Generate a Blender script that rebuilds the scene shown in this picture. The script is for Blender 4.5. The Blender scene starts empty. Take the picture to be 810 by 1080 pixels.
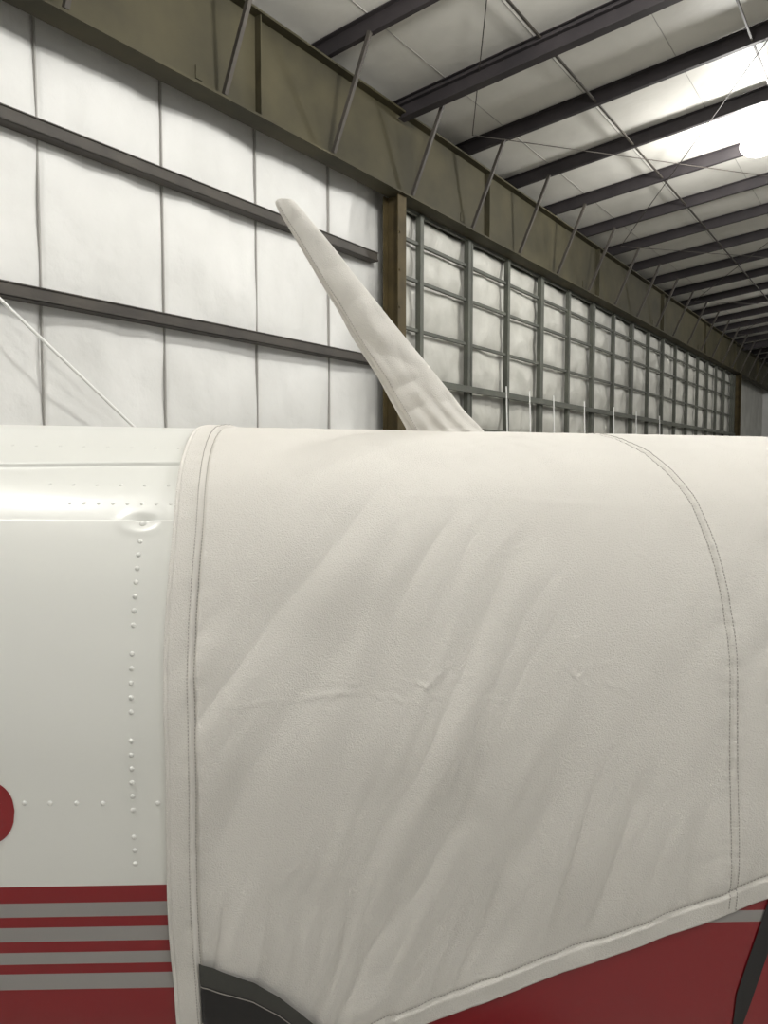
import bpy, math, random
import numpy as np
from mathutils import Vector, Matrix
random.seed(4)
H = 1.65
scn = bpy.context.scene
scn.view_settings.view_transform = 'Standard'
scn.view_settings.exposure = 0.0

# ------------------------------------------------------------ materials
def mat(name, col, rough=0.6, metal=0.0, coat=0.0, noise=None, bump=None, col2=None, spec=0.5):
    m = bpy.data.materials.new(name); m.use_nodes = True
    nt = m.node_tree; b = nt.nodes['Principled BSDF']
    b.inputs['Base Color'].default_value = (*col, 1)
    b.inputs['Roughness'].default_value = rough
    b.inputs['Metallic'].default_value = metal
    b.inputs['Coat Weight'].default_value = coat
    b.inputs['Coat Roughness'].default_value = 0.2
    b.inputs['Specular IOR Level'].default_value = spec
    tc = nt.nodes.new('ShaderNodeTexCoord')
    if noise:
        n = nt.nodes.new('ShaderNodeTexNoise'); n.inputs['Scale'].default_value = noise; n.inputs['Detail'].default_value = 6
        nt.links.new(tc.outputs['Object'], n.inputs['Vector'])
        r = nt.nodes.new('ShaderNodeValToRGB')
        r.color_ramp.elements[0].position = 0.35; r.color_ramp.elements[1].position = 0.68
        c2 = col2 if col2 else tuple(c*0.8 for c in col)
        r.color_ramp.elements[0].color = (*c2, 1); r.color_ramp.elements[1].color = (*col, 1)
        nt.links.new(n.outputs['Fac'], r.inputs['Fac']); nt.links.new(r.outputs['Color'], b.inputs['Base Color'])
    if bump:
        n2 = nt.nodes.new('ShaderNodeTexNoise'); n2.inputs['Scale'].default_value = bump[0]; n2.inputs['Detail'].default_value = 8
        nt.links.new(tc.outputs['Object'], n2.inputs['Vector'])
        bp = nt.nodes.new('ShaderNodeBump'); bp.inputs['Strength'].default_value = bump[1]; bp.inputs['Distance'].default_value = bump[2]
        nt.links.new(n2.outputs['Fac'], bp.inputs['Height']); nt.links.new(bp.outputs['Normal'], b.inputs['Normal'])
    return m

M_cloth = mat('cover_canvas', (0.695,0.675,0.635), 0.9, noise=5, col2=(0.66,0.64,0.60), bump=(500,0.9,0.0018), spec=0.2)
M_thread = mat('thread', (0.36,0.34,0.31), 0.8)
M_red = mat('red_paint', (0.24,0.008,0.013), 0.3, coat=0.3)
M_rivet = mat('painted_rivet', (0.70,0.70,0.67), 0.3, coat=0.4)
M_black = mat('black_vinyl', (0.008,0.008,0.009), 0.35)
M_dgrey = mat('dark_binding', (0.05,0.05,0.045), 0.7, bump=(300,0.4,0.001))
M_insul = mat('white_insulation', (0.67,0.67,0.65), 0.5, noise=0.8, col2=(0.59,0.59,0.57), bump=(2.5,0.5,0.06))
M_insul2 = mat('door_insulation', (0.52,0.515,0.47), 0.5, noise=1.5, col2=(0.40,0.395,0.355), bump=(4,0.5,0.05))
M_ceil = mat('ceiling_insulation', (0.64,0.63,0.59), 0.5, noise=0.7, col2=(0.55,0.54,0.50), bump=(1.5,0.4,0.05))
M_seam = mat('seam_tape', (0.36,0.35,0.33), 0.7)
M_olive = mat('olive_steel', (0.066,0.058,0.032), 0.7, noise=1.2, col2=(0.040,0.036,0.021), spec=0.25)
M_col = mat('column_steel', (0.080,0.060,0.026), 0.7, noise=3, col2=(0.050,0.038,0.017), spec=0.25)
M_girt = mat('girt_steel', (0.070,0.062,0.052), 0.6, noise=2, col2=(0.045,0.040,0.035), spec=0.3)
M_purlin = mat('purlin_steel', (0.036,0.031,0.033), 0.6, noise=2, col2=(0.024,0.021,0.023), spec=0.3)
M_doorf = mat('door_steel', (0.105,0.11,0.09), 0.6, noise=2, col2=(0.07,0.073,0.062), spec=0.3)
M_rod = mat('white_rod', (0.8,0.8,0.78), 0.4)
M_floor = mat('concrete', (0.36,0.35,0.32), 0.35, noise=0.8, col2=(0.28,0.27,0.25), bump=(20,0.2,0.01))
M_rub = mat('tire_rubber', (0.02,0.02,0.02), 0.8)
M_steel = mat('gear_steel', (0.6,0.6,0.6), 0.3, metal=1)

# fuselage paint: white / red with grey pinstripes, by height on the airframe
M_fus = mat('fuselage_paint', (0.72,0.73,0.69), 0.36, coat=0.2)
nt = M_fus.node_tree; bs = nt.nodes['Principled BSDF']
geo = nt.nodes.new('ShaderNodeTexCoord'); sp = nt.nodes.new('ShaderNodeSeparateXYZ')
nt.links.new(geo.outputs['Object'], sp.inputs[0])
def M(op, a, b=None, c=None):
    n = nt.nodes.new('ShaderNodeMath'); n.operation = op
    for i, v in enumerate((a, b, c)):
        if v is None: continue
        if isinstance(v, (int, float)): n.inputs[i].default_value = v
        else: nt.links.new(v, n.inputs[i])
    return n.outputs[0]
def mixc(f, a, b):
    n = nt.nodes.new('ShaderNodeMix'); n.data_type = 'RGBA'
    nt.links.new(f, n.inputs[0])
    for i, v in ((6, a), (7, b)):
        if isinstance(v, tuple): n.inputs[i].default_value = (*v, 1)
        else: nt.links.new(v, n.inputs[i])
    return n.outputs[2]
zz = M('ADD', M('SUBTRACT', sp.outputs[2], H), M('MULTIPLY', sp.outputs[0], -0.02))
def between(lo, hi): return M('MULTIPLY', M('GREATER_THAN', zz, lo), M('LESS_THAN', zz, hi))
isred = M('LESS_THAN', zz, -0.605)
aft = M('LESS_THAN', sp.outputs[0], -0.1)
g1 = between(-0.655, -0.632)
g234 = M('ADD', M('ADD', between(-0.696,-0.6725), between(-0.7346,-0.7145)), between(-0.778,-0.751))
g14 = M('MULTIPLY', M('ADD', g1, g234), aft)
gfwd = M('MULTIPLY', between(-0.683,-0.664), M('SUBTRACT', 1.0, aft))
gr = M('ADD', g14, gfwd)
c = mixc(isred, (0.73,0.735,0.70), (0.23,0.007,0.012))
c = mixc(gr, c, (0.30,0.29,0.28))
nt.links.new(c, bs.inputs['Base Color'])

# ------------------------------------------------------------ mesh helpers
def obj(name, verts, faces, m, smooth=False, parent=None, rotz=0.0):
    me = bpy.data.meshes.new(name)
    me.from_pydata([tuple(v) for v in verts], [], faces); me.update()
    if smooth: me.polygons.foreach_set('use_smooth', [True]*len(me.polygons))
    for mm in (m if isinstance(m, list) else [m]): me.materials.append(mm)
    o = bpy.data.objects.new(name, me); scn.collection.objects.link(o)
    if rotz: o.rotation_euler = (0, 0, rotz)
    if parent: o.parent = parent
    return o
def empty(name):
    o = bpy.data.objects.new(name, None); scn.collection.objects.link(o); return o
BF = [(0,3,2,1),(4,5,6,7),(0,1,5,4),(1,2,6,5),(2,3,7,6),(3,0,4,7)]
class Geo:
    def __init__(s): s.v = []; s.f = []
    def box(s, a, b):
        (x0,y0,z0),(x1,y1,z1) = a, b; k = len(s.v)
        s.v += [(x0,y0,z0),(x1,y0,z0),(x1,y1,z0),(x0,y1,z0),(x0,y0,z1),(x1,y0,z1),(x1,y1,z1),(x0,y1,z1)]
        s.f += [tuple(i+k for i in f) for f in BF]
    def bar(s, p, q, w, h=None, n=4, up=(0,0,1)):
        h = h or w; p = Vector(p); q = Vector(q); d = (q-p).normalized()
        u = Vector(up)
        if abs(d.dot(u)) > 0.95: u = Vector((1,0,0))
        a = d.cross(u).normalized(); b = a.cross(d).normalized(); k = len(s.v)
        for e in (p, q):
            for i in range(n):
                t = 2*math.pi*(i+0.5)/n; r = math.sqrt(2)/2 if n == 4 else 0.5
                s.v.append(tuple(e + a*(w*r*math.cos(t)) + b*(h*r*math.sin(t))))
        for i in range(n):
            j = (i+1) % n; s.f.append((k+i, k+j, k+n+j, k+n+i))
        s.f.append(tuple(k+i for i in reversed(range(n)))); s.f.append(tuple(k+n+i for i in range(n)))
    def make(s, name, m, **kw): return obj(name, s.v, s.f, m, **kw)

def grid(name, P, m, smooth=True, closed_v=False, parent=None, rotz=0.0):
    nu, nv = P.shape[:2]
    me = bpy.data.meshes.new(name)
    idx = np.arange(nu*nv).reshape(nu, nv)
    if closed_v: idx = np.concatenate([idx, idx[:, :1]], 1)
    q = np.stack([idx[:-1,:-1], idx[1:,:-1], idx[1:,1:], idx[:-1,1:]], -1).reshape(-1, 4)
    me.vertices.add(nu*nv); me.vertices.foreach_set('co', P.reshape(-1).astype(np.float32))
    me.loops.add(q.size); me.loops.foreach_set('vertex_index', q.reshape(-1).astype(np.int32))
    me.polygons.add(len(q)); me.polygons.foreach_set('loop_start', (np.arange(len(q))*4).astype(np.int32))
    me.polygons.foreach_set('use_smooth', np.full(len(q), smooth))
    me.update(calc_edges=True); me.validate(); me.materials.append(m)
    o = bpy.data.objects.new(name, me); scn.collection.objects.link(o)
    if rotz: o.rotation_euler = (0,0,rotz)
    if parent: o.parent = parent
    return o

# numpy gradient noise
rng = np.random.RandomState(11); perm = rng.permutation(512); gr_ = rng.uniform(0, 2*np.pi, 512)
def noise(x, y):
    x = np.asarray(x, float); y = np.asarray(y, float)
    xi = np.floor(x).astype(int); yi = np.floor(y).astype(int); xf = x-xi; yf = y-yi
    def g(a, b, dx, dy):
        h = perm[(perm[a & 511] + b) & 511]; t = gr_[h]; return np.cos(t)*dx + np.sin(t)*dy
    u = xf**3*(xf*(xf*6-15)+10); v = yf**3*(yf*(yf*6-15)+10)
    a = g(xi, yi, xf, yf)*(1-u) + g(xi+1, yi, xf-1, yf)*u
    b = g(xi, yi+1, xf, yf-1)*(1-u) + g(xi+1, yi+1, xf-1, yf-1)*u
    return (a*(1-v) + b*v)*1.5
def sstep(a, b, x):
    t = np.clip((x-a)/(b-a), 0, 1); return t*t*(3-2*t)

# ------------------------------------------------------------ fuselage section
YC = 1.62
near = [(1.62,.062),(1.5,.056),(1.38,.038),(1.27,.004),(1.18,-.052),(1.124,-.14),(1.093,-.25),(1.078,-.37),(1.079,-.48),(1.087,-.6),
        (1.107,-.75),(1.127,-.87),(1.17,-1.0),(1.28,-1.1),(1.45,-1.15),(1.62,-1.16)]
def catmull(pts, k=40):
    p = np.array(pts); p = np.vstack([2*p[0]-p[1], p, 2*p[-1]-p[-2]])
    p[0] = (2*YC-p[2][0], p[2][1]); p[-1] = (2*YC-p[-3][0], p[-3][1]); out = []
    for i in range(1, len(p)-2):
        for t in np.linspace(0, 1, k, endpoint=False):
            a,b,c_,d = p[i-1],p[i],p[i+1],p[i+2]
            out.append(.5*((2*b)+(-a+c_)*t+(2*a-5*b+4*c_-d)*t*t+(-a+3*b-3*c_+d)*t**3))
    out.append(p[-2]); return np.array(out)
C = catmull(near)
AL = np.concatenate([[0], np.cumsum(np.hypot(*(np.diff(C, axis=0).T)))]); SMAX = AL[-1]
T = np.gradient(C, AL, axis=0)
kk = np.hanning(41); kk /= kk.sum()
for i_ in range(2): T[:,i_] = np.convolve(np.pad(T[:,i_], 20, mode='edge'), kk, 'valid')
T /= np.hypot(T[:,0], T[:,1])[:,None]
NY, NZ = T[:,1].copy(), -T[:,0].copy()
def s_of_z(z): return np.interp(-np.asarray(z, float), -C[:,1], AL)
def base(X, s):
    a = np.abs(s); sg = np.where(s >= 0, 1.0, -1.0)
    y = np.interp(a, AL, C[:,0]); z = np.interp(a, AL, C[:,1]); ny = np.interp(a, AL, NY); nz = np.interp(a, AL, NZ)
    y = YC + (y-YC)*sg; ny = ny*sg
    z = z - 0.018*X*sstep(-.15, .06, z)*np.clip(1-(np.abs(X)-1)*.5, 0, 1)
    f = 1 - .78*sstep(-1.0, -4.6, X) - .0*X
    f = f - .6*sstep(1.3, 2.9, X)
    zc = -.05 - .35*sstep(1.2, 2.8, X)
    y = YC + (y-YC)*f; z = zc + (z-zc)*f
    return y, z, ny, nz
def surf(X, s, d):
    X = np.asarray(X, float); s = np.asarray(s, float); X, s = np.broadcast_arrays(X, s)
    y, z, ny, nz = base(X, s)
    return np.stack([X, y+ny*d, H+z+nz*d], -1)

airplane = empty('airplane')
sL1 = float(s_of_z(-.086)); sL2 = float(s_of_z(-.006))
def metal_d(X, s):
    a = np.abs(s)
    d = 0.0022*sstep(sL1-.0015, sL1+.0015, a)
    l2 = sL2 + np.clip(-(X+.33), 0, 2)*.05
    d = d + 0.006*(1-sstep(l2-.002, l2+.002, a))
    d = d + 0.0007*noise(X*3.0+5, s*5.0) 
    # small ding around the fastener at the skin lap
    r = np.hypot((X+.362)/1.7, a-sL1-.002); d = d - .0040*np.exp(-(r/.009)**2) + .0014*np.exp(-((r-.017)/.007)**2)
    return d
Xs = np.unique(np.concatenate([np.linspace(-4.6,-1.0,40), np.linspace(-1.0,-.2,200), np.linspace(-.2,1.3,40), np.linspace(1.3,2.9,30)]))
ss = np.unique(np.concatenate([np.linspace(-SMAX, SMAX, 260)[1:], np.linspace(sL2-.01, sL2+.09, 60)] + [np.linspace(q-.004, q+.004, 9) for q in (sL1, -sL1)] + [np.linspace(sL1-.04, sL1+.04, 50)]))
XX, SS = np.meshgrid(Xs, ss, indexing='ij')
fus = grid('fuselage_skin', surf(XX, SS, metal_d(XX, SS)), M_fus, closed_v=True, parent=airplane)
for nm, xe, L in (('tail_cone', -4.6, -.12), ('nose_cap', 2.9, .25)):
    s_ = np.linspace(-SMAX, SMAX, 60)[1:]; rows = []
    P0 = surf(np.full_like(s_, xe), s_, 0*s_); cen = P0.mean(0)
    for k in np.linspace(0, 1, 8):
        r = math.cos(k*math.pi/2)*.999+.001; q = cen + (P0-cen)*r; q[:,0] = xe + L*math.sin(k*math.pi/2); rows.append(q)
    grid(nm, np.array(rows), M_fus, closed_v=True, parent=airplane)

# rivets
def rivets(pts, r, h):
    V = []; F = []
    for (X, s) in pts:
        d0 = float(metal_d(np.array(X), np.array(s)))
        c0 = surf(X, s, d0); n = surf(X, s, d0+.01)-c0; n = Vector(n).normalized(); c0 = Vector(c0)
        a = Vector((1,0,0)); b = n.cross(a).normalized(); k = len(V); N_ = 10
        for (rr, hh) in ((1,0),(.8,.6),(.45,.92)):
            for i in range(N_):
                t = 2*math.pi*i/N_; V.append(c0 + a*(r*rr*math.cos(t)) + b*(r*rr*math.sin(t)) + n*(h*hh))
        V.append(c0+n*h)
        for j in range(2):
            for i in range(N_):
                i2 = (i+1) % N_; F.append((k+j*N_+i, k+j*N_+i2, k+(j+1)*N_+i2, k+(j+1)*N_+i))
        for i in range(N_): F.append((k+2*N_+i, k+2*N_+(i+1) % N_, k+3*N_))
    return V, F
pts = []
s = float(s_of_z(-.115))
for i in range(24):
    if i not in (7, 13, 20): pts.append((-.361, s + i*.0205))
for x in (-.592,-.555,-.517,-.48,-.442,-.404,-.325): pts.append((x, float(s_of_z(-.486))))
V, F = rivets(pts, .0038, .0024); obj('rivets', V, F, M_rivet, smooth=True, parent=airplane)
pts = []
for i in range(6): pts.append((-.336-.037*i - .0, float(s_of_z(-.036))))
for i in range(30): pts.append((-.345-.04*i, float(s_of_z(.016))))
for i in range(8): pts.append((-.325-.022*i, float(s_of_z(-.062))))
V, F = rivets(pts, .0030, .0010); obj('flush_rivets', V, F, M_rivet, smooth=True, parent=airplane)
V, F = rivets([(-.362, sL1+.004)], .006, .003); obj('fastener', V, F, M_rivet, smooth=True, parent=airplane)

def patch(name, cols, m, dfun, parent, nv=14, s_space=False):
    X = np.array([c_[0] for c_ in cols]); a = s_of_z([c_[1] for c_ in cols]); b = s_of_z([c_[2] for c_ in cols])
    t = np.linspace(0, 1, nv)
    Xg = np.repeat(X[:,None], nv, 1); S = a[:,None] + (b-a)[:,None]*t[None]
    return grid(name, surf(Xg, S, dfun(Xg, S)), m, parent=parent)
cols = []
for x in np.linspace(-.62, -.531, 40):
    q = (x+.60)/(.069)
    w = math.sqrt(max(0, 1-max(q,0)**3.4))
    cols.append((x, -.496+.047*w, -.496-.054*w))
patch('registration_letter', cols, M_red, lambda X, S: metal_d(X, S)+.0012, airplane)
cols = [(x, -.62-(.565-x)*5.0, -.62-(.565-x)*5.0-.13) for x in np.linspace(.53, .575, 10)]
patch('door_seal', cols, M_black, lambda X, S: metal_d(X, S)+.002, airplane)

# tail surfaces and landing gear
g = Geo()
def fin(pts_lo, pts_hi, th):
    k = len(g.v)
    for (p, w) in ((pts_lo, th), (pts_hi, th*.6)):
        (xa, xb, fixed, z) = p
        for x, hw in ((xa,.1),(xa*.7+xb*.3,1),(xb*.5+xa*.5,.8),(xb,.1)):
            for sgn in (-1, 1): g.v.append((x, fixed+sgn*hw*w/2, z))
    order = [0,2,4,6,7,5,3,1]
    for i in range(8):
        a, b = order[i], order[(i+1) % 8]; g.f.append((k+a, k+b, k+8+b, k+8+a))
    g.f.append(tuple(k+8+i for i in order)); g.f.append(tuple(k+i for i in reversed(order)))
fin((-3.4,-4.75,YC,H-.08), (-4.1,-4.95,YC,H+1.1), .09)
g.make('tail_fin', M_fus, parent=airplane)
g = Geo(); g.bar((-4.2,YC-1.5,H-.1),(-4.2,YC+1.5,H-.1), .7, .07, n=12); g.make('stabilizer', M_fus, parent=airplane)
g = Geo()
for p, q in (((.2,YC-.3,.62),(.2,YC-.75,.2)),((.2,YC+.3,.62),(.2,YC+.75,.2)),((2.1,YC,.9),(2.1,YC,.2))):
    g.bar(p, q, .06, n=12)
g.make('gear_legs', M_steel, parent=airplane)
for i, (x, y) in enumerate(((.2,YC-.8),(.2,YC+.8),(2.1,YC+.05))):
    bpy.ops.mesh.primitive_torus_add(major_radius=.14, minor_radius=.06, location=(x,y,.2), rotation=(math.pi/2,0,0), major_segments=32)
    o = bpy.context.object; o.name = 'wheel_%d' % (i+1); o.data.materials.append(M_rub); o.parent = airplane
    g = Geo(); g.bar((x,y-.05,.2),(x,y+.05,.2), .2, n=20); g.make('hub_%d' % (i+1), M_steel, parent=airplane)

# ------------------------------------------------------------ fabric cover (fitted to the airframe)
cover = empty('fuselage_cover'); cover.parent = airplane
def XL(s):
    a = np.abs(s); return -.312 - .040*(1-sstep(.1, .55, a)) + .004*noise(s*4, s*0+3)
def z_hem(X):
    z = -.853 + (np.asarray(X)-.0216)*.425
    return np.clip(z, -1.0, -.45)
def s_hem(X): return s_of_z(z_hem(X))
def seamX(s):
    a = np.abs(s); return .493 - .070*(1-sstep(.1, .75, a)) + .010*sstep(.8,1.1,a)
creases = [(-.24,-.345,.04,-.315,.0018,.0045),(.02,-.30,.08,-.33,.0036,.0035),(.045,-.33,.08,-.295,.0036,.0035),(.06,-.315,.10,-.28,.0024,.004),
 (.08,-.31,.13,-.30,.0018,.004),(.255,-.285,.29,-.315,.0036,.0035),(.27,-.315,.295,-.28,.0032,.0035),(.29,-.30,.36,-.26,.0016,.004),(.30,-.305,.35,-.325,.002,.004),
 (-.02,-.325,.05,-.335,.0022,.0035),(.02,-.05,.52,-.075,.0014,.008),
 (.16,-.14,.22,-.12,.0016,.004),(.35,-.11,.39,-.15,.0016,.004),(.10,-.20,.13,-.24,.0012,.004),(.38,-.22,.42,-.20,.0014,.004),
 (.31,-.41,.35,-.37,.0016,.004),(-.10,-.345,-.02,-.30,.002,.004),(.12,-.335,.24,-.325,.0012,.004),(.20,-.50,.24,-.55,.0014,.004),(-.15,-.60,-.11,-.56,.0016,.005)]
crz = [(a, float(s_of_z(b)), c_, float(s_of_z(d)), e, f) for a,b,c_,d,e,f in creases]
def soft_abs(x, k): return np.sqrt(x*x+k*k)-k
def cover_d(X, S):
    a = np.abs(S)
    w1 = .02*noise(X*2.2+1.3, a*2.2+7)
    c_ = X*.84 + .95*a - .31*a*a + w1
    l = X*.5 - a*.8
    b1 = soft_abs(noise(c_*9+31, l*1.35+12), .05)
    b2 = soft_abs(noise(c_*18+3, l*2.3+40), .04)
    b3 = soft_abs(noise(c_*34+17, l*5+21), .05)
    n1 = noise(c_*12+.5, l*1.8+4)
    m1 = .45+.55*sstep(-.35, .3, noise(X*3+15, a*2.4+29))
    m2 = .25+.75*sstep(-.3, .3, noise(X*3.6+50, a*3+9))
    m3 = sstep(-.1, .4, noise(X*5+70, a*5+19))
    wy = sstep(.24, .58, a)*(.60+.55*sstep(.6,1.05,a))
    wx = 1-.55*sstep(.08, .5, X)
    amp = (.09 + wy*wx)
    d = .009 + amp*(.017*b1*m1 + .0100*b2*m2 + .0034*b3*m3 + .0042*n1)
    c2 = X*.9 + a*.12; l2 = a
    d = d + sstep(.15,.45,X)*sstep(.35,.6,a)*(.0050*soft_abs(noise(c2*9+3, l2*1.8+1),.07)+.0022*soft_abs(noise(c2*17+13, l2*5+1),.06))
    d = d + .0014*soft_abs(noise(X*16+40, a*9+3),.06)*(1-sstep(.45,.7,a)) 
    d = d + .003*noise(X*4+20, a*4+2)*sstep(.15,.5,a)
    for (x0,s0,x1,s1,am,wd) in crz:
        dx, ds = x1-x0, s1-s0; L2 = dx*dx+ds*ds
        t = np.clip(((X-x0)*dx+(S-s0)*ds)/L2, 0, 1)
        wob = .006*noise(t*4+x0*50, t*0+s0*40)+.002*noise(t*15+x0*50, t*0+s0*40)
        px, ps = x0+t*dx-X, s0+t*ds+wob-S
        r = np.hypot(px, ps)
        d = d + am*.8*(np.exp(-(r/wd)**2) - .45*np.exp(-(r/(wd*2.4))**2))*np.sin(np.pi*np.clip(t*.9+.05,0,1))*(.6+.4*np.sin(t*14+x0*30))
    e = X - XL(S)
    k = sstep(.0, .06, e); d = .009 + (d-.009)*(.3+.7*k)
    d = d + .0042*(1-sstep(.037,.040,e)) - .0034*np.exp(-((e-.0430)/.0026)**2) - .0012*np.exp(-((e-.005)/.0012)**2)
    d = d + .0013*noise(S*50, e*20)*np.exp(-((e-.040)/.016)**2)
    q = X-seamX(S)
    d = d + .0018*np.exp(-((q-.004)/.0045)**2)*sstep(.2,.4,a) - .0016*np.exp(-((q+.003)/.002)**2) + .0014*noise(S*70+5, q*15)*np.exp(-(q/.016)**2)
    hd = (s_hem(X)-a)*.9
    kh = 1-.65*(1-sstep(.0,.07,hd)); d = .010+(d-.010)*kh
    d = d + .003*(1-sstep(.027,.030,hd)) - .0024*np.exp(-((hd-.032)/.0022)**2) + .0018*noise(X*45+8, hd*15)*np.exp(-((hd-.03)/.015)**2)
    return np.maximum(d, .0035+.0*d)
w = np.linspace(0, 1, 640)
v = np.concatenate([-np.linspace(1, 0, 150)[:-1], np.linspace(0, 1, 480)])
W_, V_ = np.meshgrid(w, v, indexing='ij')
X0 = -.312 + (1.35+.312)*W_**1.25
S_ = V_*s_hem(X0)
X1 = X0 + (XL(S_)+.312)*(1-W_)**10
D_ = cover_d(X1, S_)
P = surf(X1, S_, D_)
def skirt(P, X1, S_):
    Pi = surf(X1, S_, np.full_like(X1, .001))
    P = np.concatenate([Pi[:1], P, Pi[-1:]], 0)
    Pi2 = np.concatenate([Pi[:1], Pi, Pi[-1:]], 0)
    return np.concatenate([Pi2[:, :1], P, Pi2[:, -1:]], 1)
grid('canvas', skirt(P, X1, S_), M_cloth, parent=cover)

def stitch_pts(Pc):
    L = np.concatenate([[0], np.cumsum(np.linalg.norm(np.diff(Pc, axis=0), axis=1))])
    t = 0
    while t < L[-1]-.005:
        p = Vector([np.interp(t, L, Pc[:,i]) for i in range(3)]); q = Vector([np.interp(t+.0033, L, Pc[:,i]) for i in range(3)])
        g.bar(p, q, .0011, .0011); t += .0052
def stitch_line(Xs_, Ss_): stitch_pts(surf(Xs_, Ss_, cover_d(Xs_, Ss_)+.0005))
g = Geo()
sv = np.linspace(0, float(s_hem(-.3))-.02, 900)
stitch_line(XL(sv)+.043, sv); stitch_line(XL(sv)+.0345, sv)
sv = np.linspace(0, float(s_hem(.507))-.0, 800); stitch_line(seamX(sv)-.003, sv); stitch_line(seamX(sv)+.007, sv)
xv = np.linspace(-.02, 1.3, 1400)
stitch_line(xv, s_hem(xv)-.032/.9); 

# antenna sleeve: straight tapering flat blade, blunt tip
lev = [(.518,-.206,-.174),(.512,-.213,-.168),(.50,-.208,-.159),(.403,-.151,-.080),(.273,-.074,.024),(.170,-.012,.110),(.104,.026,.164),(.065,.048,.200),(.045,.050,.222),(.028,.042,.240)]
lz = np.array([l[0] for l in lev])[::-1]; la = np.array([l[1] for l in lev])[::-1]; lb = np.array([l[2] for l in lev])[::-1]
zv = np.linspace(.028, .518, 270); th = np.linspace(0, 2*np.pi, 161)[:-1]
A = np.interp(zv, lz, la); B = np.interp(zv, lz, lb)
k5 = np.ones(3)/3
A = np.convolve(np.pad(A,1,mode='edge'), k5, 'valid'); B = np.convolve(np.pad(B,1,mode='edge'), k5, 'valid')
tt = np.interp(zv, [.028,.045,.07,.3,.5,.518], [.048,.034,.024,.014,.009,.006])
R = []
for i, z in enumerate(zv):
    cx = (A[i]+B[i])/2; hw = (B[i]-A[i])/2
    ct = np.cos(th); stt = np.sin(th); sd = np.sign(stt)
    x = cx + hw*ct; u = ct
    ac = x*.86 + z*.51; lo_ = -x*.51 + z*.86
    n = .016*soft_abs(noise(ac*20+2+sd*5, lo_*5+1), .06) + .0040*noise(ac*14, lo_*11+sd*7) + .011*soft_abs(noise(ac*12+11+lo_*9, lo_*16-ac*8+sd*4), .06)*(.7+.3*np.sin(lo_*11))
    n = n*min(1, hw/.026)
    fl = sstep(-.86, -.76, u)
    y = (tt[i]*np.abs(stt)**.75*(.25+.75*fl) + n*np.abs(stt)*fl)
    if z < .16: y = y + ((.16-z)/.12)**1.6*.0060*np.sin(u*12+sd+z*24)*np.abs(stt)
    y = y + .0022*np.exp(-((z-.062-.006*np.sin(u*3))/.004)**2)*np.abs(stt)
    y = np.maximum(y, .0006)*sd
    x = x + .0022*noise(np.full_like(th, z*16), np.sign(ct)*3+.5)*np.abs(ct)
    R.append(np.stack([x, 1.545+y, H+np.full_like(x, z)+.006*np.sin(u*3+1)*(1-sstep(.03,.08,z)) - .003*u*sstep(.49,.518,z)], -1))
Ra = np.array(R)
j_ = int(np.argmin(np.abs(np.cos(th)+.74) + 10*(np.sin(th) > 0)))
seam = Ra[20:262, j_].copy(); seam[:,1] -= .0006
stitch_pts(seam)
g.make('stitching', M_thread, parent=cover)
top = R[-1].mean(0); R.append(np.repeat(top[None], len(th), 0))
grid('antenna_sleeve', np.array(R), M_cloth, closed_v=True, parent=cover)

arc = [(-.270,-.722),(-.25,-.729),(-.222,-.739),(-.192,-.753),(-.155,-.778),(-.122,-.808),(-.079,-.852),(-.035,-.905),(-.01,-.945)]
ax = [p[0] for p in arc]; az = [p[1] for p in arc]
xs_ = np.linspace(-.270, -.012, 120)
patch('window_opening', [(x, float(np.interp(x, ax, az))-.006, min(-.975, float(np.interp(x, ax, az))-.02)) for x in xs_], M_black, lambda X,S: cover_d(X,S)*.3+.020, cover, nv=50)
patch('window_binding', [(x, float(np.interp(x, ax, az)), float(np.interp(x, ax, az))-.020-.006*abs(x)*10) for x in xs_], M_dgrey, lambda X,S: cover_d(X,S)*.3+.0215, cover, nv=10)
patch('window_piping', [(x, float(np.interp(x, ax, az))-.021-.06*abs(x), float(np.interp(x, ax, az))-.023-.06*abs(x)) for x in xs_], M_thread, lambda X,S: cover_d(X,S)*.3+.023, cover, nv=3)

# ------------------------------------------------------------ hangar  (s along the building, n towards far side wall)
ROT = math.radians(55.6); W = 7.5
S0, S1, NB = -15.0, 52.0, -18.0
g = Geo(); g.box((S0,NB-6,-.1),(S1,W+.3,0)); g.make('floor', M_floor, rotz=ROT)
seams = [4.68+1.6*k for k in range(-12, 5)]
zs_g = [1.0, 3.36, 5.03, 6.7]
def pill(x, knots, pw=.45):
    knots = np.array(knots); i = np.clip(np.searchsorted(knots, x)-1, 0, len(knots)-2)
    t = np.clip((x-knots[i])/(knots[i+1]-knots[i]), 0, 1); return (4*t*(1-t))**pw
sg = np.arange(S0, 11.0, .04); zg = np.linspace(0, 7.7, 90)
SG, ZG = np.meshgrid(sg, zg, indexing='ij')
bul = pill(SG, [S0-1]+seams+[13], .35) 
Pn = W + .05 - .07*bul*(.6+.4*pill(ZG, [-.5]+zs_g+[8])) + .04*noise(SG*1.1, ZG*.9) + .012*noise(SG*4.1, ZG*1.2)
grid('wall_left', np.stack([SG, Pn, ZG], -1), M_insul, rotz=ROT)
g = Geo()
for q in seams:
    if q < 10.6: g.box((q-.007, W+.01, 0), (q+.007, W+.05, 7.6))
g.make('trim_1', M_seam, rotz=ROT)
g = Geo(); g.box((10.9,W+.12,0),(S1,W+.2,7.9)); g.make('wall_left_outer', M_insul2, rotz=ROT)
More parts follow.
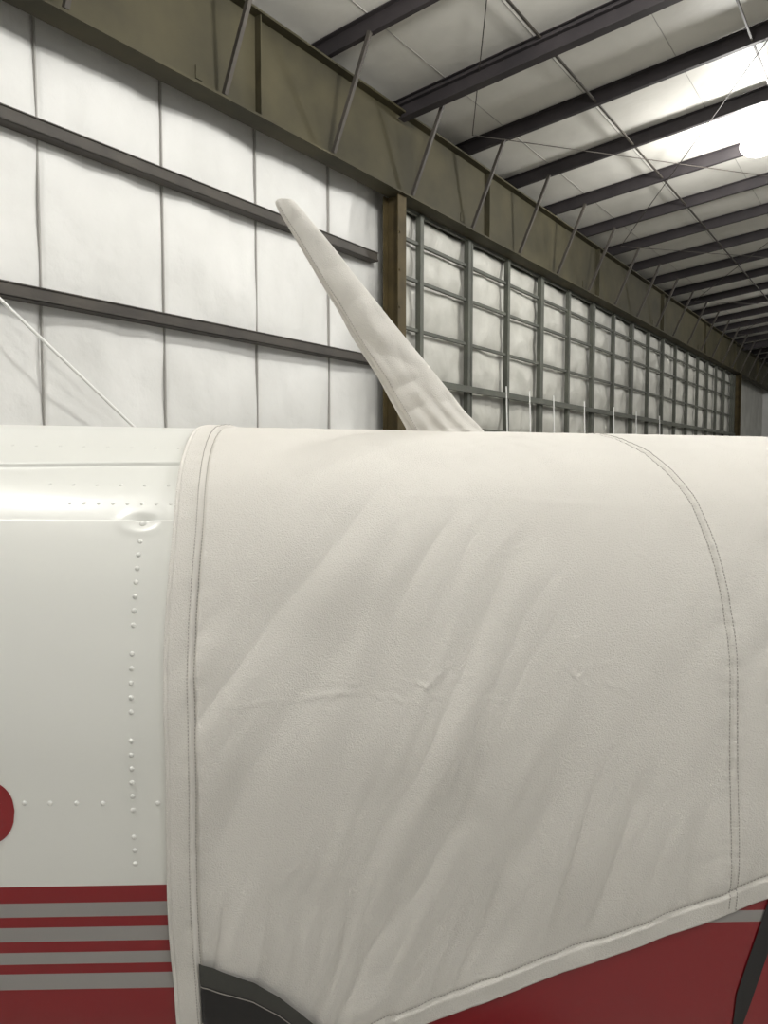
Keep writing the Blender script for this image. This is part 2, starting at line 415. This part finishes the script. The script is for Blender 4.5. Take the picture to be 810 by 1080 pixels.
# girts (C channels)
g = Geo()
for z in (3.36, 5.03):
    g.box((S0, W-.20, z+.06), (10.5, W-.03, z+.072)); g.box((S0, W-.20, z-.072), (10.5, W-.03, z-.06)); g.box((S0, W-.20, z-.072),(10.5,W-.19,z-.035))
    g.box((S0, W-.185, z-.06), (10.5, W-.175, z+.06))
g.make('wall_girts', M_girt, rotz=ROT)
g = Geo()
g.bar((4.17-2.0, W-.26, H+1.52+1.52), (4.17+4.0, W-.26, .1), .034, n=8)
g.make('brace_rod', M_rod, rotz=ROT)
# girder
GZ0, GZ1 = 6.05, 7.3; GN = 7.05
g = Geo()
g.box((S0,GN,GZ0),(S1,GN+.02,GZ1)); g.box((S0,GN-.14,GZ0-.03),(S1,GN+.18,GZ0)); g.box((S0,GN-.14,GZ1),(S1,GN+.18,GZ1+.03))
for k in range(-2, 8): 
    q = 7.4+6.4*k
    g.box((q,GN-.10,GZ0),(q+.02,GN,GZ1))
    g.box((q-1.0,GN-.012,GZ0+.1),(q-.9,GN,GZ0+.25))
g.make('ceiling_girder', M_olive, rotz=ROT)
for j_, q in enumerate((10.72, 41.0, -10.0)):
    g = Geo(); a = .12
    g.box((q-a,6.98,0),(q+a,7.0,GZ0-.03)); g.box((q-a,7.26,0),(q+a,7.28,GZ0-.03)); g.box((q-.012,7.0,0),(q+.012,7.26,GZ0-.03))
    g.box((q-a-.1,6.8,0),(q+a+.1,7.38,.03))
    for i in range(9): g.box((q-a+.03,6.965,.6+i*.6),(q-a+.06,6.98,.63+i*.6))
    g.make('steel_column', M_col, rotz=ROT)
# roof
SL = .115; ZE = 7.62
def zr(n): return ZE + SL*(W-n)
g = Geo()
g.v = [(S0,W+.2,zr(W+.2)),(S1,W+.2,zr(W+.2)),(S1,NB,zr(NB)),(S0,NB,zr(NB)),(S0,W+.2,zr(W+.2)+.15),(S1,W+.2,zr(W+.2)+.15),(S1,NB,zr(NB)+.15),(S0,NB,zr(NB)+.15)]
g.f = [tuple(f) for f in BF]
g.make('ceiling', M_ceil, rotz=ROT)
g = Geo()
for i in range(-11, 21):
    q = 8.85 + 2.1*i
    g.bar((q, W, zr(W)-.13), (q, NB, zr(NB)-.13), .014, .22)
    g.bar((q+.035,W,zr(W)-.235),(q+.035,NB,zr(NB)-.235), .085, .014)
    g.bar((q-.035,W,zr(W)-.025),(q-.035,NB,zr(NB)-.025), .085, .014)
g.make('roof_purlins', M_purlin, rotz=ROT)
g = Geo()
for i in range(-11, 21):
    q = 8.85 + 2.1*i
    g.bar((q, GN-.12, GZ0+.02), (q, GN-.76, zr(GN-.76)-.22), .055, .055)
g.make('flange_braces', M_girt, rotz=ROT)
g = Geo()
for q in (10.72, 41.2):
    g.bar((q,7.0,zr(7.0)-.32),(q,NB,zr(NB)-.32), .02, .30); g.bar((q,7.0,zr(7.0)-.47),(q,NB,zr(NB)-.47), .17, .02); g.bar((q,7.0,zr(7.0)-.25),(q,NB,zr(NB)-.25), .17, .02)
g.make('roof_rafter', M_purlin, rotz=ROT)
g = Geo()
for n_ in (4.6, 2.2, -.4, -3, -6, -9, -12, -15):
    g.bar((S0,n_,zr(n_)-.2),(S1,n_,zr(n_)-.2), .03, .03)
for n_, dn in ((6.6,-5),(1.6,-5),(-3.4,-5)):
    for q in range(-1, 5):
        a = 4+q*8.4
        g.bar((a,n_,zr(n_)-.27),(a+8.4,n_+dn,zr(n_+dn)-.27), .018, n=6); g.bar((a+8.4,n_,zr(n_)-.27),(a,n_+dn,zr(n_+dn)-.27), .018, n=6)
g.make('roof_bracing_rods', M_girt, rotz=ROT)
g = Geo()
for n_ in np.arange(6.3, NB, -1.5):
    g.bar((S0,n_,zr(n_)-.003),(S1,n_,zr(n_)-.003), .012, .008)
g.make('trim_2', M_seam, rotz=ROT)

# big framed door
D0, D1, DZ = 10.95, 40.6, 6.0
posts = [13.47+1.77*k for k in range(-1, 16)]
rails = [.12, 1.0, 2.35, 3.12, 4.0, 4.85, 5.5, DZ]
rz_k = [0.0]+rails
sg = np.arange(D0, D1, .06); zg = np.linspace(0, DZ, 110)
SG, ZG = np.meshgrid(sg, zg, indexing='ij')
Pn = 7.42 - .10*pill(SG, [D0-.5]+posts+[D1+1])*pill(ZG, rz_k+[DZ+1]) + .04*noise(SG*2.2, ZG*2.4)
door = empty('hangar_door')
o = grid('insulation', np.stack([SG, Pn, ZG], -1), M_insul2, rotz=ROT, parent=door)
g = Geo()
for j, q in enumerate(posts):
    if q > D1: continue
    g.box((q-.055,7.20,.02),(q+.055,7.30,DZ))
    if j % 2: g.box((q+.11,7.22,.02),(q+.17,7.30,DZ))
for r_ in rails: g.box((D0,7.24,r_-.028),(D1,7.30,r_+.028))
g.box((D0,7.12,3.05),(D1,7.2,3.17))
g.box((D0-.06,7.18,.02),(D0+.06,7.34,DZ)); g.box((D1-.06,7.18,.02),(D1+.06,7.34,DZ))
g.make('frame', M_doorf, rotz=ROT, parent=door)
g = Geo()
for q in (15.0, 16.2, 17.6, 19.7, 22.1, 24.3, 27.0):
    g.bar((q,7.10,2.3),(q-.03,7.12,3.3), .03, n=6)
g.make('pull_straps', M_rod, rotz=ROT, parent=door)

g = Geo(); g.box((S1,NB-6,0),(S1+.2,W+.3,12.5)); g.make('wall_front', M_insul, rotz=ROT)
g = Geo(); g.box((S0-.2,NB-6,0),(S0,W+.3,12.5)); g.make('wall_back', M_insul, rotz=ROT)

# high-bay lamps: glowing prismatic acrylic bells
M_lens = bpy.data.materials.new('lamp_lens'); M_lens.use_nodes = True
b = M_lens.node_tree.nodes['Principled BSDF']; b.inputs['Emission Color'].default_value = (1,.98,.93,1); b.inputs['Emission Strength'].default_value = 30
lamps = [(16.1,2.55,560),(7.1,2.55,540),(-1.9,2.55,540),(33,0.6,420)] + [(s_, n_, 560) for s_ in (-3,6,16.1,29) for n_ in (-4.5,-11.5)]
R3 = Matrix.Rotation(ROT, 4, 'Z')
def lathe(name, pr, m, s_, n_, zt, L):
    N_ = 32; Vv = []; Ff = []
    for r_, z_ in pr:
        for j in range(N_): Vv.append((s_+r_*math.cos(2*math.pi*j/N_), n_+r_*math.sin(2*math.pi*j/N_), zt+z_))
    for a in range(len(pr)-1):
        for j in range(N_): Ff.append((a*N_+j, a*N_+(j+1)%N_, (a+1)*N_+(j+1)%N_, (a+1)*N_+j))
    obj(name, Vv, Ff, m, smooth=True, parent=L, rotz=ROT)
for i, (s_, n_, en) in enumerate(lamps):
    L = empty('high_bay_lamp'); zt = zr(n_)-.5
    lathe('ballast', [(.001,.36),(.08,.36),(.09,.34),(.09,.23),(.001,.22)], M_rod, s_, n_, zt, L)
    lathe('lens', [(.001,.24),(.10,.235),(.19,.19),(.27,.10),(.32,-.02),(.33,-.10),(.30,-.18),(.22,-.24),(.12,-.28),(.001,-.29)], M_lens, s_, n_, zt, L)
    g = Geo(); g.bar((s_,n_,zt+.35),(s_,n_,zr(n_)), .02, n=6); g.make('hanger', M_rod, parent=L, rotz=ROT)
    ld = bpy.data.lights.new('lamp_light', 'POINT'); ld.energy = en; ld.shadow_soft_size = .22; ld.color = (1,.98,.94)
    lo = bpy.data.objects.new('lamp_light', ld); scn.collection.objects.link(lo)
    lo.location = R3 @ Vector((s_, n_, zt-.6)); lo.parent = L

wd = bpy.data.worlds.new('world'); scn.world = wd; wd.use_nodes = True
wd.node_tree.nodes['Background'].inputs[0].default_value = (.93,.96,1,1)
wd.node_tree.nodes['Background'].inputs[1].default_value = 0.38

cam = bpy.data.cameras.new('camera'); co = bpy.data.objects.new('camera', cam); scn.collection.objects.link(co)
co.location = (0,0,H); co.rotation_euler = (math.radians(90-3.53), 0, 0)
cam.sensor_fit = 'VERTICAL'; cam.sensor_height = 36; cam.sensor_width = 27; cam.lens = 27.03; cam.clip_start = .05; cam.clip_end = 200
scn.camera = co
